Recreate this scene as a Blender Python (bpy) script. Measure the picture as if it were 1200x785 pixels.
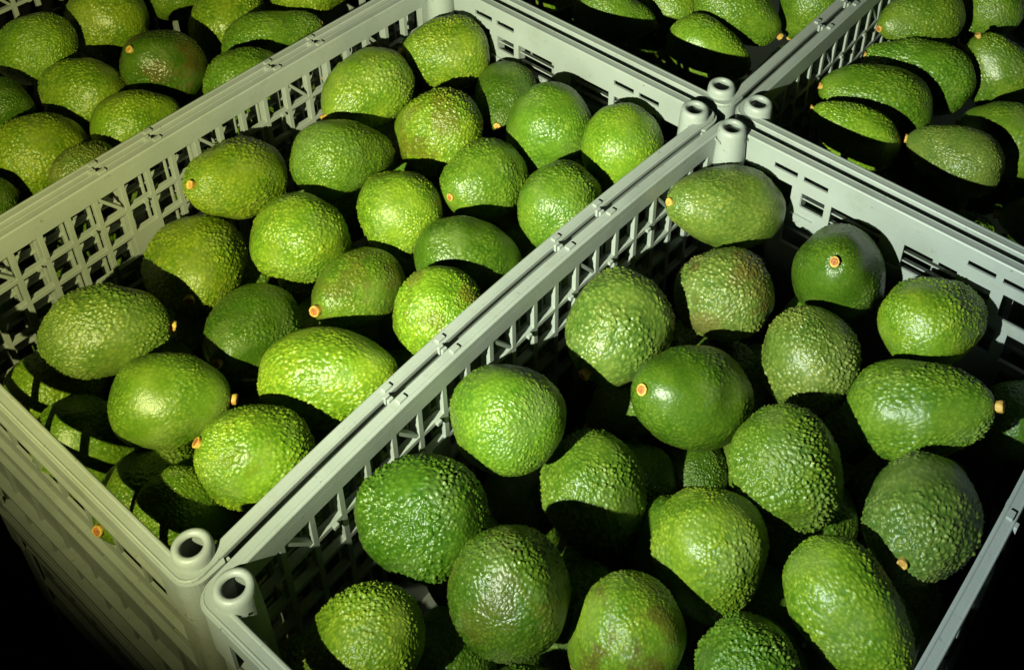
import bpy, bmesh, math, random
from mathutils import Vector, Matrix, noise
import numpy as np

scene = bpy.context.scene
for o in list(bpy.data.objects):
    bpy.data.objects.remove(o)
COLL = scene.collection
random.seed(7)

# ---------------------------------------------------------------- camera
cam_data = bpy.data.cameras.new("camera")
cam = bpy.data.objects.new("camera", cam_data)
COLL.objects.link(cam)
cam.matrix_world = Matrix([[0.785901, -0.385809, 0.48323, 0.412365],
    [0.617653, 0.452646, -0.64313, -0.748889],
    [0.029393, 0.803905, 0.594031, 0.704774],
    [0, 0, 0, 1.0]])
cam_data.sensor_fit = 'HORIZONTAL'
cam_data.sensor_width = 36.0
cam_data.lens = 41.0997
cam_data.shift_x = -0.08593
cam_data.shift_y = -0.28749
cam_data.clip_start = 0.02
cam_data.clip_end = 50.0
scene.camera = cam

# ---------------------------------------------------------------- world: a dark store room
world = bpy.data.worlds.new("World")
scene.world = world
world.use_nodes = True
bg = world.node_tree.nodes["Background"]
bg.inputs[0].default_value = (0.75, 0.85, 1.0, 1)
bg.inputs[1].default_value = 0.0008

# ---------------------------------------------------------------- one hard lamp low in front of the crates,
# split at one point into added warm and cool spots to grade its colour
def spot(name, loc, aim, color, power, cone, blend, size=0.006):
    d = bpy.data.lights.new(name, 'SPOT')
    d.color = color
    d.energy = power
    d.spot_size = math.radians(cone)
    d.spot_blend = blend
    d.shadow_soft_size = size
    o = bpy.data.objects.new(name, d)
    COLL.objects.link(o)
    o.location = loc
    o.rotation_euler = (Vector(aim) - Vector(loc)).to_track_quat('-Z', 'Y').to_euler()
    return o
LAMP = (0.14, -0.98, 0.46)
spot("lamp_warm_split", LAMP, (-0.50, 0.12, 0.14), (1.0, 0.95, 0.38), 66.0, 91, 1.0)
spot("lamp_cool_split", LAMP, (0.10, 0.20, 0.16), (0.87, 1.0, 0.96), 76.0, 84, 1.0)

scene.view_settings.view_transform = 'Standard'
scene.view_settings.look = 'None'
scene.view_settings.exposure = 0.0
scene.view_settings.gamma = 1.0
scene.view_settings.use_curve_mapping = False
scene.render.resolution_x = 1024
scene.render.resolution_y = 669
scene.cycles.max_bounces = 4
scene.cycles.diffuse_bounces = 2
scene.cycles.use_denoising = True

W, L, H, PITCH = 0.3737, 0.6, 0.262, 0.272
# ---------------------------------------------------------------- materials
def new_mat(name):
    m = bpy.data.materials.new(name)
    m.use_nodes = True
    nt = m.node_tree
    return m, nt, nt.nodes["Principled BSDF"]

def node(nt, kind, **kw):
    n = nt.nodes.new(kind)
    for k, v in kw.items():
        setattr(n, k, v)
    return n

def ramp(nt, src, stops):
    r = node(nt, 'ShaderNodeValToRGB')
    e = r.color_ramp.elements
    while len(e) < len(stops):
        e.new(0.5)
    for i, (p, c) in enumerate(stops):
        e[i].position = p
        e[i].color = c if len(c) == 4 else (*c, 1)
    nt.links.new(src, r.inputs[0])
    return r.outputs[0]

def mix(nt, fac, a, b, mode='MIX'):
    n = node(nt, 'ShaderNodeMix', data_type='RGBA', blend_type=mode)
    for sock, v in ((n.inputs[0], fac), (n.inputs[6], a), (n.inputs[7], b)):
        if isinstance(v, (int, float)):
            sock.default_value = v
        elif isinstance(v, tuple):
            sock.default_value = (*v, 1)
        else:
            nt.links.new(v, sock)
    return n.outputs[2]

def noise_tex(nt, vec, scale, detail=4, rough=0.55):
    n = node(nt, 'ShaderNodeTexNoise')
    n.inputs['Scale'].default_value = scale
    n.inputs['Detail'].default_value = detail
    n.inputs['Roughness'].default_value = rough
    nt.links.new(vec, n.inputs['Vector'])
    return n.outputs['Fac']

def plastic_material():
    m, nt, b = new_mat("crate_plastic")
    tc = node(nt, 'ShaderNodeTexCoord')
    info = node(nt, 'ShaderNodeObjectInfo')
    big = noise_tex(nt, tc.outputs['Object'], 9, 5, 0.6)
    col = ramp(nt, big, [(0.3, (0.235, 0.27, 0.25)), (0.5, (0.28, 0.318, 0.298)), (0.72, (0.32, 0.358, 0.338))])
    # streaky scuffs and dust left by handling
    mp = node(nt, 'ShaderNodeMapping')
    mp.inputs['Scale'].default_value = (60, 12, 130)
    nt.links.new(tc.outputs['Object'], mp.inputs['Vector'])
    scr = noise_tex(nt, mp.outputs[0], 1.6, 6, 0.7)
    scf = ramp(nt, scr, [(0.60, (0, 0, 0)), (0.75, (0.5, 0.5, 0.5))])
    col = mix(nt, scf, col, (0.20, 0.215, 0.165))
    grime = ramp(nt, noise_tex(nt, tc.outputs['Object'], 150, 3, 0.7), [(0.66, (0, 0, 0)), (0.72, (0.7,) * 3)])
    col = mix(nt, grime, col, (0.12, 0.12, 0.085))
    stain = ramp(nt, noise_tex(nt, tc.outputs['Object'], 22, 6, 0.75), [(0.54, (0, 0, 0)), (0.75, (0.55,) * 3)])
    col = mix(nt, stain, col, (0.21, 0.225, 0.15))
    nt.links.new(col, b.inputs['Base Color'])
    fine = noise_tex(nt, tc.outputs['Object'], 420, 4, 0.6)
    rr = ramp(nt, big, [(0.3, (0.36,) * 3), (0.7, (0.52,) * 3)])
    nt.links.new(rr, b.inputs['Roughness'])
    bp = node(nt, 'ShaderNodeBump')
    bp.inputs['Strength'].default_value = 0.25
    bp.inputs['Distance'].default_value = 0.0006
    nt.links.new(fine, bp.inputs['Height'])
    nt.links.new(bp.outputs[0], b.inputs['Normal'])
    return m

def skin_material():
    m, nt, b = new_mat("avocado_skin")
    tc = node(nt, 'ShaderNodeTexCoord')
    info = node(nt, 'ShaderNodeObjectInfo')
    at = node(nt, 'ShaderNodeAttribute', attribute_name="pebble")
    # an own offset in the noise for each fruit
    off = node(nt, 'ShaderNodeVectorMath', operation='MULTIPLY_ADD')
    comb = node(nt, 'ShaderNodeCombineXYZ')
    for i in range(3):
        mul = node(nt, 'ShaderNodeMath', operation='MULTIPLY')
        mul.inputs[1].default_value = (37.0, 91.0, 53.0)[i]
        nt.links.new(info.outputs['Random'], mul.inputs[0])
        nt.links.new(mul.outputs[0], comb.inputs[i])
    off.inputs[1].default_value = (1, 1, 1)
    nt.links.new(tc.outputs['Object'], off.inputs[0])
    nt.links.new(comb.outputs[0], off.inputs[2])
    vec = off.outputs[0]
    base = info.outputs['Color']
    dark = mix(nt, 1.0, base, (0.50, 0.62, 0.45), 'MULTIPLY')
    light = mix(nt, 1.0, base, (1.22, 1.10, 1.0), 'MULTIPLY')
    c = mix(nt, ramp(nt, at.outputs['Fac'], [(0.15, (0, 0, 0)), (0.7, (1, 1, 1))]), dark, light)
    # broad drift between deeper and yellower green
    n1 = noise_tex(nt, vec, 1.5, 3)
    c = mix(nt, ramp(nt, n1, [(0.34, (0, 0, 0)), (0.66, (0.75,) * 3)]), c, mix(nt, 1.0, c, (0.52, 0.72, 0.55), 'MULTIPLY'))
    n2 = noise_tex(nt, vec, 3.1, 5, 0.65)
    c = mix(nt, ramp(nt, n2, [(0.52, (0, 0, 0)), (0.72, (0.6,) * 3)]), c, mix(nt, 1.0, c, (1.18, 1.10, 0.8), 'MULTIPLY'))
    # brown blush, only where the fruit has one (alpha of its colour)
    n3 = noise_tex(nt, vec, 1.3, 5, 0.6)
    blush = ramp(nt, n3, [(0.50, (0, 0, 0)), (0.60, (1, 1, 1))])
    bm = node(nt, 'ShaderNodeMath', operation='MULTIPLY')
    inv = node(nt, 'ShaderNodeMath', operation='SUBTRACT')
    inv.inputs[0].default_value = 1.0
    nt.links.new(info.outputs['Alpha'], inv.inputs[1])
    nt.links.new(blush, bm.inputs[0])
    nt.links.new(inv.outputs[0], bm.inputs[1])
    c = mix(nt, bm.outputs[0], c, (0.095, 0.050, 0.012))
    # small corky flecks
    vo = node(nt, 'ShaderNodeTexVoronoi')
    vo.inputs['Scale'].default_value = 9.0
    nt.links.new(vec, vo.inputs['Vector'])
    fl = ramp(nt, vo.outputs['Distance'], [(0.0, (1, 1, 1)), (0.11, (0.7,) * 3), (0.15, (0, 0, 0))])
    gate = ramp(nt, noise_tex(nt, vec, 2.4, 2), [(0.56, (0, 0, 0)), (0.63, (1, 1, 1))])
    fm = mix(nt, 1.0, fl, gate, 'MULTIPLY')
    c = mix(nt, fm, c, (0.07, 0.045, 0.012))
    # lenticels: pin-prick pale dots
    v2 = node(nt, 'ShaderNodeTexVoronoi')
    v2.inputs['Scale'].default_value = 17.0
    nt.links.new(vec, v2.inputs['Vector'])
    le = ramp(nt, v2.outputs['Distance'], [(0.0, (0.8,) * 3), (0.12, (0.5,) * 3), (0.2, (0, 0, 0))])
    c = mix(nt, le, c, mix(nt, 1.0, c, (1.7, 1.45, 1.3), 'MULTIPLY'))
    # dusty bloom in places
    n5 = noise_tex(nt, vec, 0.9, 6, 0.6)
    bloom = ramp(nt, n5, [(0.52, (0, 0, 0)), (0.70, (0.22,) * 3)])
    c = mix(nt, bloom, c, (0.24, 0.28, 0.11))
    nt.links.new(c, b.inputs['Base Color'])
    rg = ramp(nt, n2, [(0.3, (0.24,) * 3), (0.7, (0.37,) * 3)])
    rg = mix(nt, bloom, rg, (0.75, 0.75, 0.75))
    nt.links.new(rg, b.inputs['Roughness'])
    b.inputs['Specular IOR Level'].default_value = 0.42
    f1 = noise_tex(nt, vec, 26, 5, 0.65)
    bp = node(nt, 'ShaderNodeBump')
    bp.inputs['Strength'].default_value = 0.45
    bp.inputs['Distance'].default_value = 0.0006
    nt.links.new(f1, bp.inputs['Height'])
    nt.links.new(bp.outputs[0], b.inputs['Normal'])
    return m

def simple(name, col, rough, dcol=None, scale=300):
    m, nt, b = new_mat(name)
    tc = node(nt, 'ShaderNodeTexCoord')
    n = noise_tex(nt, tc.outputs['Object'], scale, 4)
    c = ramp(nt, n, [(0.35, dcol or tuple(v * 0.6 for v in col)), (0.62, col)])
    nt.links.new(c, b.inputs['Base Color'])
    b.inputs['Roughness'].default_value = rough
    return m

PLASTIC = plastic_material()
SKIN = skin_material()
STEM_RIM = simple("stem_rim", (0.60, 0.42, 0.09), 0.6, (0.42, 0.20, 0.035))
STEM_CORE = simple("stem_core", (0.50, 0.17, 0.03), 0.7, (0.22, 0.07, 0.02))
FLOOR = simple("dark_floor", (0.012, 0.012, 0.012), 0.9, scale=8)

# ---------------------------------------------------------------- helpers
def link(name, me, mat, parent=None, bevel=0.0):
    o = bpy.data.objects.new(name, me)
    COLL.objects.link(o)
    if mat is not None:
        mats = mat if isinstance(mat, (list, tuple)) else [mat]
        for x in mats:
            if x.name not in me.materials:
                me.materials.append(x)
    if parent is not None:
        o.parent = parent
    if bevel:
        md = o.modifiers.new("bevel", 'BEVEL')
        md.width = bevel
        md.segments = 2
        md.limit_method = 'ANGLE'
        md.angle_limit = math.radians(50)
        md.harden_normals = False
    return o

def bow_fn(bl, br):
    """the long walls of these crates belly sideways in the middle"""
    def f(x, y):
        t = max(0.0, min(1.0, y / L))
        return x + (bl + (br - bl) * (x / W)) * (1 - (2 * t - 1) ** 2)
    return f

def panel(cuts_a, cuts_b, filled, to3d, thick):
    """a sheet with openings: cells between the cuts, filled(i,j) says which carry plastic;
    to3d(a, b, side) gives the point on the front (0) or back (1) of the sheet"""
    bm = bmesh.new()
    vs = {}
    def v(i, j, s):
        k = (i, j, s)
        if k not in vs:
            vs[k] = bm.verts.new(to3d(cuts_a[i], cuts_b[j], s * thick))
        return vs[k]
    na, nb = len(cuts_a) - 1, len(cuts_b) - 1
    F = [[filled(0.5 * (cuts_a[i] + cuts_a[i + 1]), 0.5 * (cuts_b[j] + cuts_b[j + 1])) for j in range(nb)] for i in range(na)]
    g = lambda i, j: 0 <= i < na and 0 <= j < nb and F[i][j]
    for i in range(na):
        for j in range(nb):
            if not F[i][j]:
                continue
            bm.faces.new([v(i, j, 0), v(i + 1, j, 0), v(i + 1, j + 1, 0), v(i, j + 1, 0)])
            bm.faces.new([v(i, j + 1, 1), v(i + 1, j + 1, 1), v(i + 1, j, 1), v(i, j, 1)])
            if not g(i - 1, j): bm.faces.new([v(i, j, 0), v(i, j + 1, 0), v(i, j + 1, 1), v(i, j, 1)])
            if not g(i + 1, j): bm.faces.new([v(i + 1, j + 1, 0), v(i + 1, j, 0), v(i + 1, j, 1), v(i + 1, j + 1, 1)])
            if not g(i, j - 1): bm.faces.new([v(i + 1, j, 0), v(i, j, 0), v(i, j, 1), v(i + 1, j, 1)])
            if not g(i, j + 1): bm.faces.new([v(i, j + 1, 0), v(i + 1, j + 1, 0), v(i + 1, j + 1, 1), v(i, j + 1, 1)])
    bmesh.ops.recalc_face_normals(bm, faces=bm.faces)
    return bm

def box(bm, x0, x1, y0, y1, z0, z1, bow=None, n=1, skew=0.0):
    """box cut n times along y and bent by bow; skew leans it (z rises with depth)"""
    rings = []
    for k in range(n + 1):
        y = y0 + (y1 - y0) * k / n
        q = []
        for (x, z) in ((x0, z0), (x1, z0), (x1, z1), (x0, z1)):
            q.append(bm.verts.new((bow(x, y) if bow else x, y, z)))
        rings.append(q)
    for a, b in zip(rings[:-1], rings[1:]):
        for i in range(4):
            bm.faces.new([a[i], a[(i + 1) % 4], b[(i + 1) % 4], b[i]])
    bm.faces.new(rings[0][::-1])
    bm.faces.new(rings[-1])

def finish(bm, name):
    bmesh.ops.recalc_face_normals(bm, faces=bm.faces)
    me = bpy.data.meshes.new(name)
    bm.to_mesh(me)
    bm.free()
    return me

def merge_sorted(vals, eps=1e-5):
    out = []
    for v in sorted(vals):
        if not out or v - out[-1] > eps:
            out.append(v)
    return out

# ---------------------------------------------------------------- crate
INNER = 0.0105          # outer face of the wall sheets, from the crate's edge
SHEET = 0.0024
NOTCH = (0.180, 0.236, 0.371, 0.424)      # stacking notches in the long rims (from the front)

def rim_mesh(bow):
    R = 0.016
    prof = [(0.0028, -0.0048), (0.0028, -0.0010), (0.0034, 0.0001), (0.0041, 0.0001), (0.0048, -0.0003),
            (0.0098, -0.0003), (0.0106, 0.0001), (0.0122, 0.0001), (0.0130, -0.0010),
            (0.0130, -0.0080), (0.0104, -0.0080), (0.0104, -0.0034), (0.0046, -0.0034), (0.0046, -0.0048)]
    path = []       # (centre x, centre y, dir x, dir y) ; point = centre + dir * max(R - d, .)
    for (cx, cy, a0) in ((W - R, R, -90), (W - R, L - R, 0), (R, L - R, 90), (R, R, 180)):
        for k in range(6):
            a = math.radians(a0 + 90 * k / 5)
            path.append((cx, cy, math.cos(a), math.sin(a)))
    bm = bmesh.new()
    def pt(p, d, z):
        cx, cy, dx, dy = p
        x, y = cx + dx * (R - d), cy + dy * (R - d)
        return x, y, z
    full = []
    m = len(path)
    for i in range(m):
        a, b = path[i], path[(i + 1) % m]
        full.append(a)
        if (i % 6) == 5:
            long_side = abs(a[1] - b[1]) > 0.3
            n = 20 if long_side else 8
            for k in range(1, n):
                t = k / n
                full.append(tuple(a[j] + (b[j] - a[j]) * t for j in range(2)) + (a[2], a[3]))
    rings = []
    for p in full:
        ring = []
        for d, z in prof:
            x, y, zz = pt(p, d, z)
            ring.append(bm.verts.new((bow(x, y), y, zz)))
        rings.append(ring)
    for i in range(len(rings)):
        a, b = rings[i], rings[(i + 1) % len(rings)]
        for j in range(len(prof)):
            k = (j + 1) % len(prof)
            bm.faces.new([a[j], a[k], b[k], b[j]])
    # small raised stacking lugs with a sunk slot beside them, along the long rims
    for side in (0, 1):
        for y in NOTCH:
            xa = 0.0052 if side == 0 else W - 0.0096
            box(bm, xa, xa + 0.0044, y, y + 0.0075, -0.0006, 0.0018, bow)
            xo = 0.0006 if side == 0 else W - 0.0030
            box(bm, xo, xo + 0.0024, y - 0.004, y + 0.001, -0.006, 0.0016, bow)
    return finish(bm, "rim")

def notch_slots(bow):
    bm = bmesh.new()
    for side in (0, 1):
        for y in NOTCH:
            xa = 0.0058 if side == 0 else W - 0.0090
            box(bm, xa, xa + 0.0032, y - 0.013, y - 0.001, -0.0016, -0.0004, bow)
    return finish(bm, "slot")

def long_wall_mesh(bow, side):
    """lattice of uprights and rails, ribs on the outside"""
    ya, yb, zt, zb = 0.014, L - 0.014, -0.0075, -H + 0.004
    pitch, bar = 0.0262, 0.0048
    first = 0.040
    holes = []
    rows = ((-0.0490, -0.0215), (-0.0790, -0.0535), (-0.1090, -0.0835), (-0.1390, -0.1135), (-0.2100, -0.1440))
    ny = int((yb - 0.03 - first) / pitch)
    for r, (z0, z1) in enumerate(rows):
        for i in range(ny + 1):
            y0 = first + i * pitch
            if (i % 7) == 6 and r > 1:
                continue
            w = pitch - bar
            holes.append((y0, y0 + w, z0, z1))
    ca = merge_sorted([ya, yb] + [h[0] for h in holes] + [h[1] for h in holes])
    cb = merge_sorted([zt, zb] + [h[2] for h in holes] + [h[3] for h in holes])
    def filled(a, b):
        return not any(h[0] < a < h[1] and h[2] < b < h[3] for h in holes)
    def to3d(a, b, s):
        d = INNER + 0.0001 + s
        x = d if side == 0 else W - d
        return (bow(x, a), a, b)
    bm = panel(ca, cb, filled, to3d, SHEET)
    # outer flange under the rim lip
    d0, d1 = 0.0056, 0.0076
    xs = (d0, d1) if side == 0 else (W - d1, W - d0)
    box(bm, xs[0], xs[1], 0.017, L - 0.017, -0.0215, -0.0033, bow, 20)
    # ribs: uprights reach outwards, so the lattice has depth; diagonal braces in the upper rows
    for i in range(ny + 2):
        y0 = first - bar + i * pitch
        deep = 0.0062 if i % 3 else 0.0085
        x0, x1 = (INNER - deep, INNER + 0.0003) if side == 0 else (W - INNER - 0.0003, W - INNER + deep)
        box(bm, x0, x1, y0 + 0.0012, y0 + bar - 0.0012, zb + 0.001, -0.0205, bow)
    for z in (-0.0512, -0.0812, -0.1112, -0.1415, -0.2140):
        x0, x1 = (INNER - 0.0045, INNER + 0.0002) if side == 0 else (W - INNER - 0.0002, W - INNER + 0.0045)
        box(bm, x0, x1, 0.018, L - 0.018, z - 0.0011, z + 0.0011, bow, 20)
    for i in range(0, ny + 1):
        if i % 4 != 1:
            continue
        y0 = first + i * pitch
        x0, x1 = (INNER - 0.004, INNER + 0.0018) if side == 0 else (W - INNER - 0.0018, W - INNER + 0.004)
        # brace leaning across the opening
        q = []
        for (yy, z) in ((y0 - 0.001, -0.0222), (y0 + 0.0028, -0.0222), (y0 + 0.0222, -0.0485), (y0 + 0.0184, -0.0485)):
            q.append([bm.verts.new((bow(x, yy), yy, z)) for x in (x0, x1)])
        for k in range(4):
            a, b = q[k], q[(k + 1) % 4]
            bm.faces.new([a[0], a[1], b[1], b[0]])
        bm.faces.new([v[0] for v in q][::-1])
        bm.faces.new([v[1] for v in q])
    # little pegs where the braces meet the band
    for i in range(0, ny + 1, 2):
        y0 = first + i * pitch + 0.012
        x0, x1 = (INNER + 0.002, INNER + 0.0052) if side == 0 else (W - INNER - 0.0052, W - INNER - 0.002)
        box(bm, x0, x1, y0, y0 + 0.0045, -0.0530, -0.0495, bow)
    return finish(bm, "long_wall")

SLOTS = ((0.0655, 0.0895), (0.0960, 0.1205))
def short_wall_mesh(bow, side):
    """band with slots, a grip with louvres under it, a lower row of openings"""
    ua, ub, zt, zb = 0.014, W - 0.014, -0.0075, -H + 0.004
    holes, outer = [], []
    for a, b in SLOTS:
        for (u0, u1) in ((a, b), (W - b, W - a)) if side == 1 else ():
            holes.append((u0, u1, -0.0205, -0.0145))
            outer.append((u0 - 0.002, u1 + 0.002, -0.0250, -0.0125))
    grip = side == 1
    if not grip:
        for r, (z0, z1) in enumerate(((-0.0490, -0.0205), (-0.0930, -0.0540))):
            for i in range(10):
                u0 = 0.0260 + i * 0.0345 + (0.025 if r == 1 else 0)
                if u0 + 0.029 < W - 0.020:
                    holes.append((u0, u0 + 0.0290, z0, z1))
    for (u0, u1, z0, z1) in () if not grip else ((0.0960, 0.1200, -0.0520, -0.0350), (0.1265, 0.1755, -0.0610, -0.0330)):
        holes.append((u0, u1, z0, z1))
        holes.append((W - u1, W - u0, z0, z1))
    if grip:
        holes.append((0.0280, 0.0860, -0.0600, -0.0320))
        holes.append((W - 0.0860, W - 0.0280, -0.0600, -0.0320))
    n = 7
    span = (ub - ua - 0.04) / n
    for i in range(n):
        u0 = ua + 0.02 + i * span
        if grip:
            holes.append((u0 + 0.005, u0 + span - 0.005, -0.1060, -0.0730))
        if i % 2 == 0:
            holes.append((u0 + 0.008, u0 + span - 0.008, -0.1420, -0.1160))
    ca = merge_sorted([ua, ub] + [h[0] for h in holes] + [h[1] for h in holes] + [ua + 0.004 + k * (ub - ua - 0.008) / 10 for k in range(11)])
    cb = merge_sorted([zt, zb] + [h[2] for h in holes] + [h[3] for h in holes])
    def filled(a, b):
        return not any(h[0] < a < h[1] and h[2] < b < h[3] for h in holes)
    def to3d(a, b, s):
        d = INNER + 0.0001 + s
        y = d if side == 0 else L - d
        return (bow(a, y), y, b)
    bm = panel(ca, cb, filled, to3d, SHEET)
    # outer flange with taller slots
    ca2 = merge_sorted([0.017, W - 0.017] + [h[0] for h in outer] + [h[1] for h in outer])
    cb2 = merge_sorted([-0.030 if side == 1 else -0.0180, -0.0045] + [h[2] for h in outer] + [h[3] for h in outer])
    def to3d2(a, b, s):
        d = 0.0021 + s
        y = d if side == 0 else L - d
        return (bow(a, y), y, b)
    b2 = panel(ca2, cb2, lambda a, b: not any(h[0] < a < h[1] and h[2] < b < h[3] for h in outer), to3d2, 0.0021)
    tmp = bpy.data.meshes.new("tmp"); b2.to_mesh(tmp); b2.free()
    bm.from_mesh(tmp); bpy.data.meshes.remove(tmp)
    yy = lambda d: d if side == 0 else L - d
    # louvres of the grip, leaning outwards, and its uprights
    def plate(u0, u1, da, za, db, zb_, t):
        q = [(u0, yy(da), za), (u1, yy(da), za), (u1, yy(db), zb_), (u0, yy(db), zb_)]
        vt = [bm.verts.new((bow(x, y), y, z)) for x, y, z in q]
        vb = [bm.verts.new((bow(x, y), y, z - t)) for x, y, z in q]
        bm.faces.new(vt); bm.faces.new(vb[::-1])
        for i in range(4):
            bm.faces.new([vt[i], vt[(i + 1) % 4], vb[(i + 1) % 4], vb[i]])
    for (u0, u1) in () if not grip else ((0.094, 0.1225), (0.125, 0.178), (W - 0.178, W - 0.125), (W - 0.1225, W - 0.094)):
        for z in (-0.0430, -0.0540):
            plate(u0, u1, 0.0098, z, 0.0030, z - 0.0030, 0.0016)
    for u in () if not grip else (0.0945, 0.1215, 0.1240, 0.1775, W - 0.1795, W - 0.1260, W - 0.1235, W - 0.0965):
        a, b = sorted((yy(0.0022), yy(INNER + 0.0016)))
        box(bm, u, u + 0.0020, a, b, -0.0640, -0.0300, bow)
    # long ribs running along the lower outside
    for z, t in ((-0.0648, 0.0014) if grip else (-0.0515, 0.0012), (-0.1110, 0.0018), (-0.1480, 0.0020), (-0.2050, 0.0020), (-0.2530, 0.003)):
        a, b = sorted((yy(0.0060 if z > -0.2 else 0.0034), yy(INNER + 0.0003)))
        box(bm, 0.018, W - 0.018, a, b, z - t, z + t, bow)
    for k in range(9):
        u = 0.03 + k * (W - 0.06) / 8
        a, b = sorted((yy(0.0080), yy(INNER + 0.0002)))
        box(bm, u - 0.0011, u + 0.0011, a, b, -0.2510, -0.1465, bow)
    # gussets: teeth that brace the grip's sill
    for u in () if not grip else (0.100, 0.150, 0.187, 0.224, 0.274):
        d0, d1 = INNER + 0.0012, INNER + 0.0052
        q = [(u - 0.011, -0.0615), (u + 0.011, -0.0615), (u + 0.002, -0.0735), (u - 0.002, -0.0735)]
        va = [bm.verts.new((bow(x, yy(d0)), yy(d0), z)) for x, z in q]
        vb = [bm.verts.new((bow(x, yy(d1)), yy(d1), z)) for x, z in q]
        bm.faces.new(va); bm.faces.new(vb[::-1])
        for i in range(4):
            bm.faces.new([va[i], va[(i + 1) % 4], vb[(i + 1) % 4], vb[i]])
    return finish(bm, "short_wall")

def post_mesh():
    prof = [(0.0125, -0.150), (0.0122, -0.0010), (0.0112, 0.0040), (0.0076, 0.0056), (0.0075, 0.0064), (0.0080, 0.0078), (0.0098, 0.0092), (0.0118, 0.0090), (0.0135, 0.0074),
            (0.0142, 0.0040), (0.0147, -0.004), (0.0160, -0.030), (0.0172, -0.110), (0.0175, -H + 0.006), (0.0125, -H + 0.006)]
    bm = bmesh.new()
    n = 40
    rings = [[bm.verts.new((r * math.cos(2 * math.pi * k / n), r * math.sin(2 * math.pi * k / n), z)) for k in range(n)] for r, z in prof]
    for i in range(len(rings)):
        a, b = rings[i], rings[(i + 1) % len(rings)]
        for k in range(n):
            bm.faces.new([a[k], a[(k + 1) % n], b[(k + 1) % n], b[k]])
    bmesh.ops.recalc_face_normals(bm, faces=bm.faces)
    for f in bm.faces:
        f.smooth = True
    me = bpy.data.meshes.new("corner_post")
    bm.to_mesh(me); bm.free()
    return me
POST = post_mesh()

def corner_mesh():
    """round-cornered web that ties the post to the rim and the outer corner skin"""
    bm = bmesh.new()
    R, s, n = 0.0144, 0.0300, 8
    c = 0.016
    outer = [(0.0016, 0.0300), (0.0016, 0.0230)] + [(c + R * math.cos(math.radians(180 + 90 * k / n)), c + R * math.sin(math.radians(180 + 90 * k / n))) for k in range(n + 1)] + [(0.0230, 0.0016), (0.0300, 0.0016)]
    m = len(outer)
    inner = [(0.0208 + 0.0150 * math.cos(math.radians(100 + 250 * k / (m - 1))), 0.0208 + 0.0150 * math.sin(math.radians(100 + 250 * k / (m - 1)))) for k in range(m)]
    loops = [[bm.verts.new((x, y, z)) for x, y in P] for P, z in ((outer, -0.0024), (inner, -0.0024), (inner, -0.0052), (outer, -0.0052))]
    for a, b in zip(loops, loops[1:] + loops[:1]):
        for i in range(m - 1):
            bm.faces.new([a[i], a[i + 1], b[i + 1], b[i]])
    bm.faces.new([l[0] for l in loops]); bm.faces.new([l[-1] for l in loops][::-1])
    # outer skin of the corner down to the foot, in a stepped shape
    for (d, z0, z1) in ((0.0022, -0.050, -0.0042), (0.0050, -H + 0.022, -0.0505), (0.0030, -H + 0.002, -H + 0.0215)):
        rr = c - d
        pts = [(c + rr * math.cos(math.radians(180 + 90 * k / n)), c + rr * math.sin(math.radians(180 + 90 * k / n))) for k in range(n + 1)]
        pts = [(d, 0.034)] + pts + [(0.034, d)]
        ri = rr - 0.0022
        pin = [(c + ri * math.cos(math.radians(180 + 90 * k / n)), c + ri * math.sin(math.radians(180 + 90 * k / n))) for k in range(n + 1)]
        pin = [(d + 0.0022, 0.034)] + pin + [(0.034, d + 0.0022)]
        loops = [[bm.verts.new((x, y, z)) for x, y in P] for P, z in ((pts, z0), (pts, z1), (pin, z1), (pin, z0))]
        for a, b in zip(loops, loops[1:] + loops[:1]):
            for i in range(len(a) - 1):
                bm.faces.new([a[i], a[i + 1], b[i + 1], b[i]])
        bm.faces.new([l[0] for l in loops]); bm.faces.new([l[-1] for l in loops][::-1])
    return finish(bm, "corner_web")
CORNER = corner_mesh()

def floor_mesh(bow):
    bm = bmesh.new()
    box(bm, 0.012, W - 0.012, 0.012, L - 0.012, -H, -H + 0.005, bow, 12)
    return finish(bm, "bottom")

def crate(x0, y0, bl, br, label, rot=0.0):
    root = bpy.data.objects.new("plastic_crate", None)
    COLL.objects.link(root)
    root.location = (x0, y0, 0)
    root["label"] = label
    root["category"] = "crate"
    root["group"] = "plastic crates of avocados packed side by side"
    bow = bow_fn(bl, br)
    link("rim", rim_mesh(bow), PLASTIC, root, 0.0005)
    for s in (0, 1):
        link("long_wall", long_wall_mesh(bow, s), PLASTIC, root, 0.0004)
        link("short_wall", short_wall_mesh(bow, s), PLASTIC, root, 0.0004)
    link("bottom", floor_mesh(bow), PLASTIC, root)
    for i, (cx, cy) in enumerate(((0, 0), (1, 0), (1, 1), (0, 1))):
        p = link("corner_post", POST, PLASTIC, root)
        p.location = (0.0208 if cx == 0 else W - 0.0208, 0.0208 if cy == 0 else L - 0.0208, 0)
        p.scale = (0.93, 0.93, 1)
        w = link("corner_web", CORNER, PLASTIC, p)
        w.location = Vector((0 if cx == 0 else W, 0 if cy == 0 else L, 0)) - p.location
        w.location.x /= 0.93
        w.location.y /= 0.93
        w.scale = (1 / 0.93, 1 / 0.93, 1)
        w.rotation_euler = (0, 0, math.radians(90 * i))
    return root

c_mid = crate(-W, -L, -0.0055, -0.0127, "gray green crate filling the middle of the photo, between two long lattice walls")
c_front = crate(0, -L, -0.0127, 0.008, "gray green plastic crate at the lower right holding the largest looking avocados")
c_left = crate(-2 * W, -L, 0.0, -0.0055, "crate at the upper left, seen over the long rim of the middle crate")
c_back = crate(-W, 0.004, 0.0, 0.0, "plastic crate at the top centre, behind the slotted short wall of the middle crate")
c_right = crate(0, 0.004, 0.0, 0.0, "crate at the top right with slender avocados and a dark lattice wall")

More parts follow.
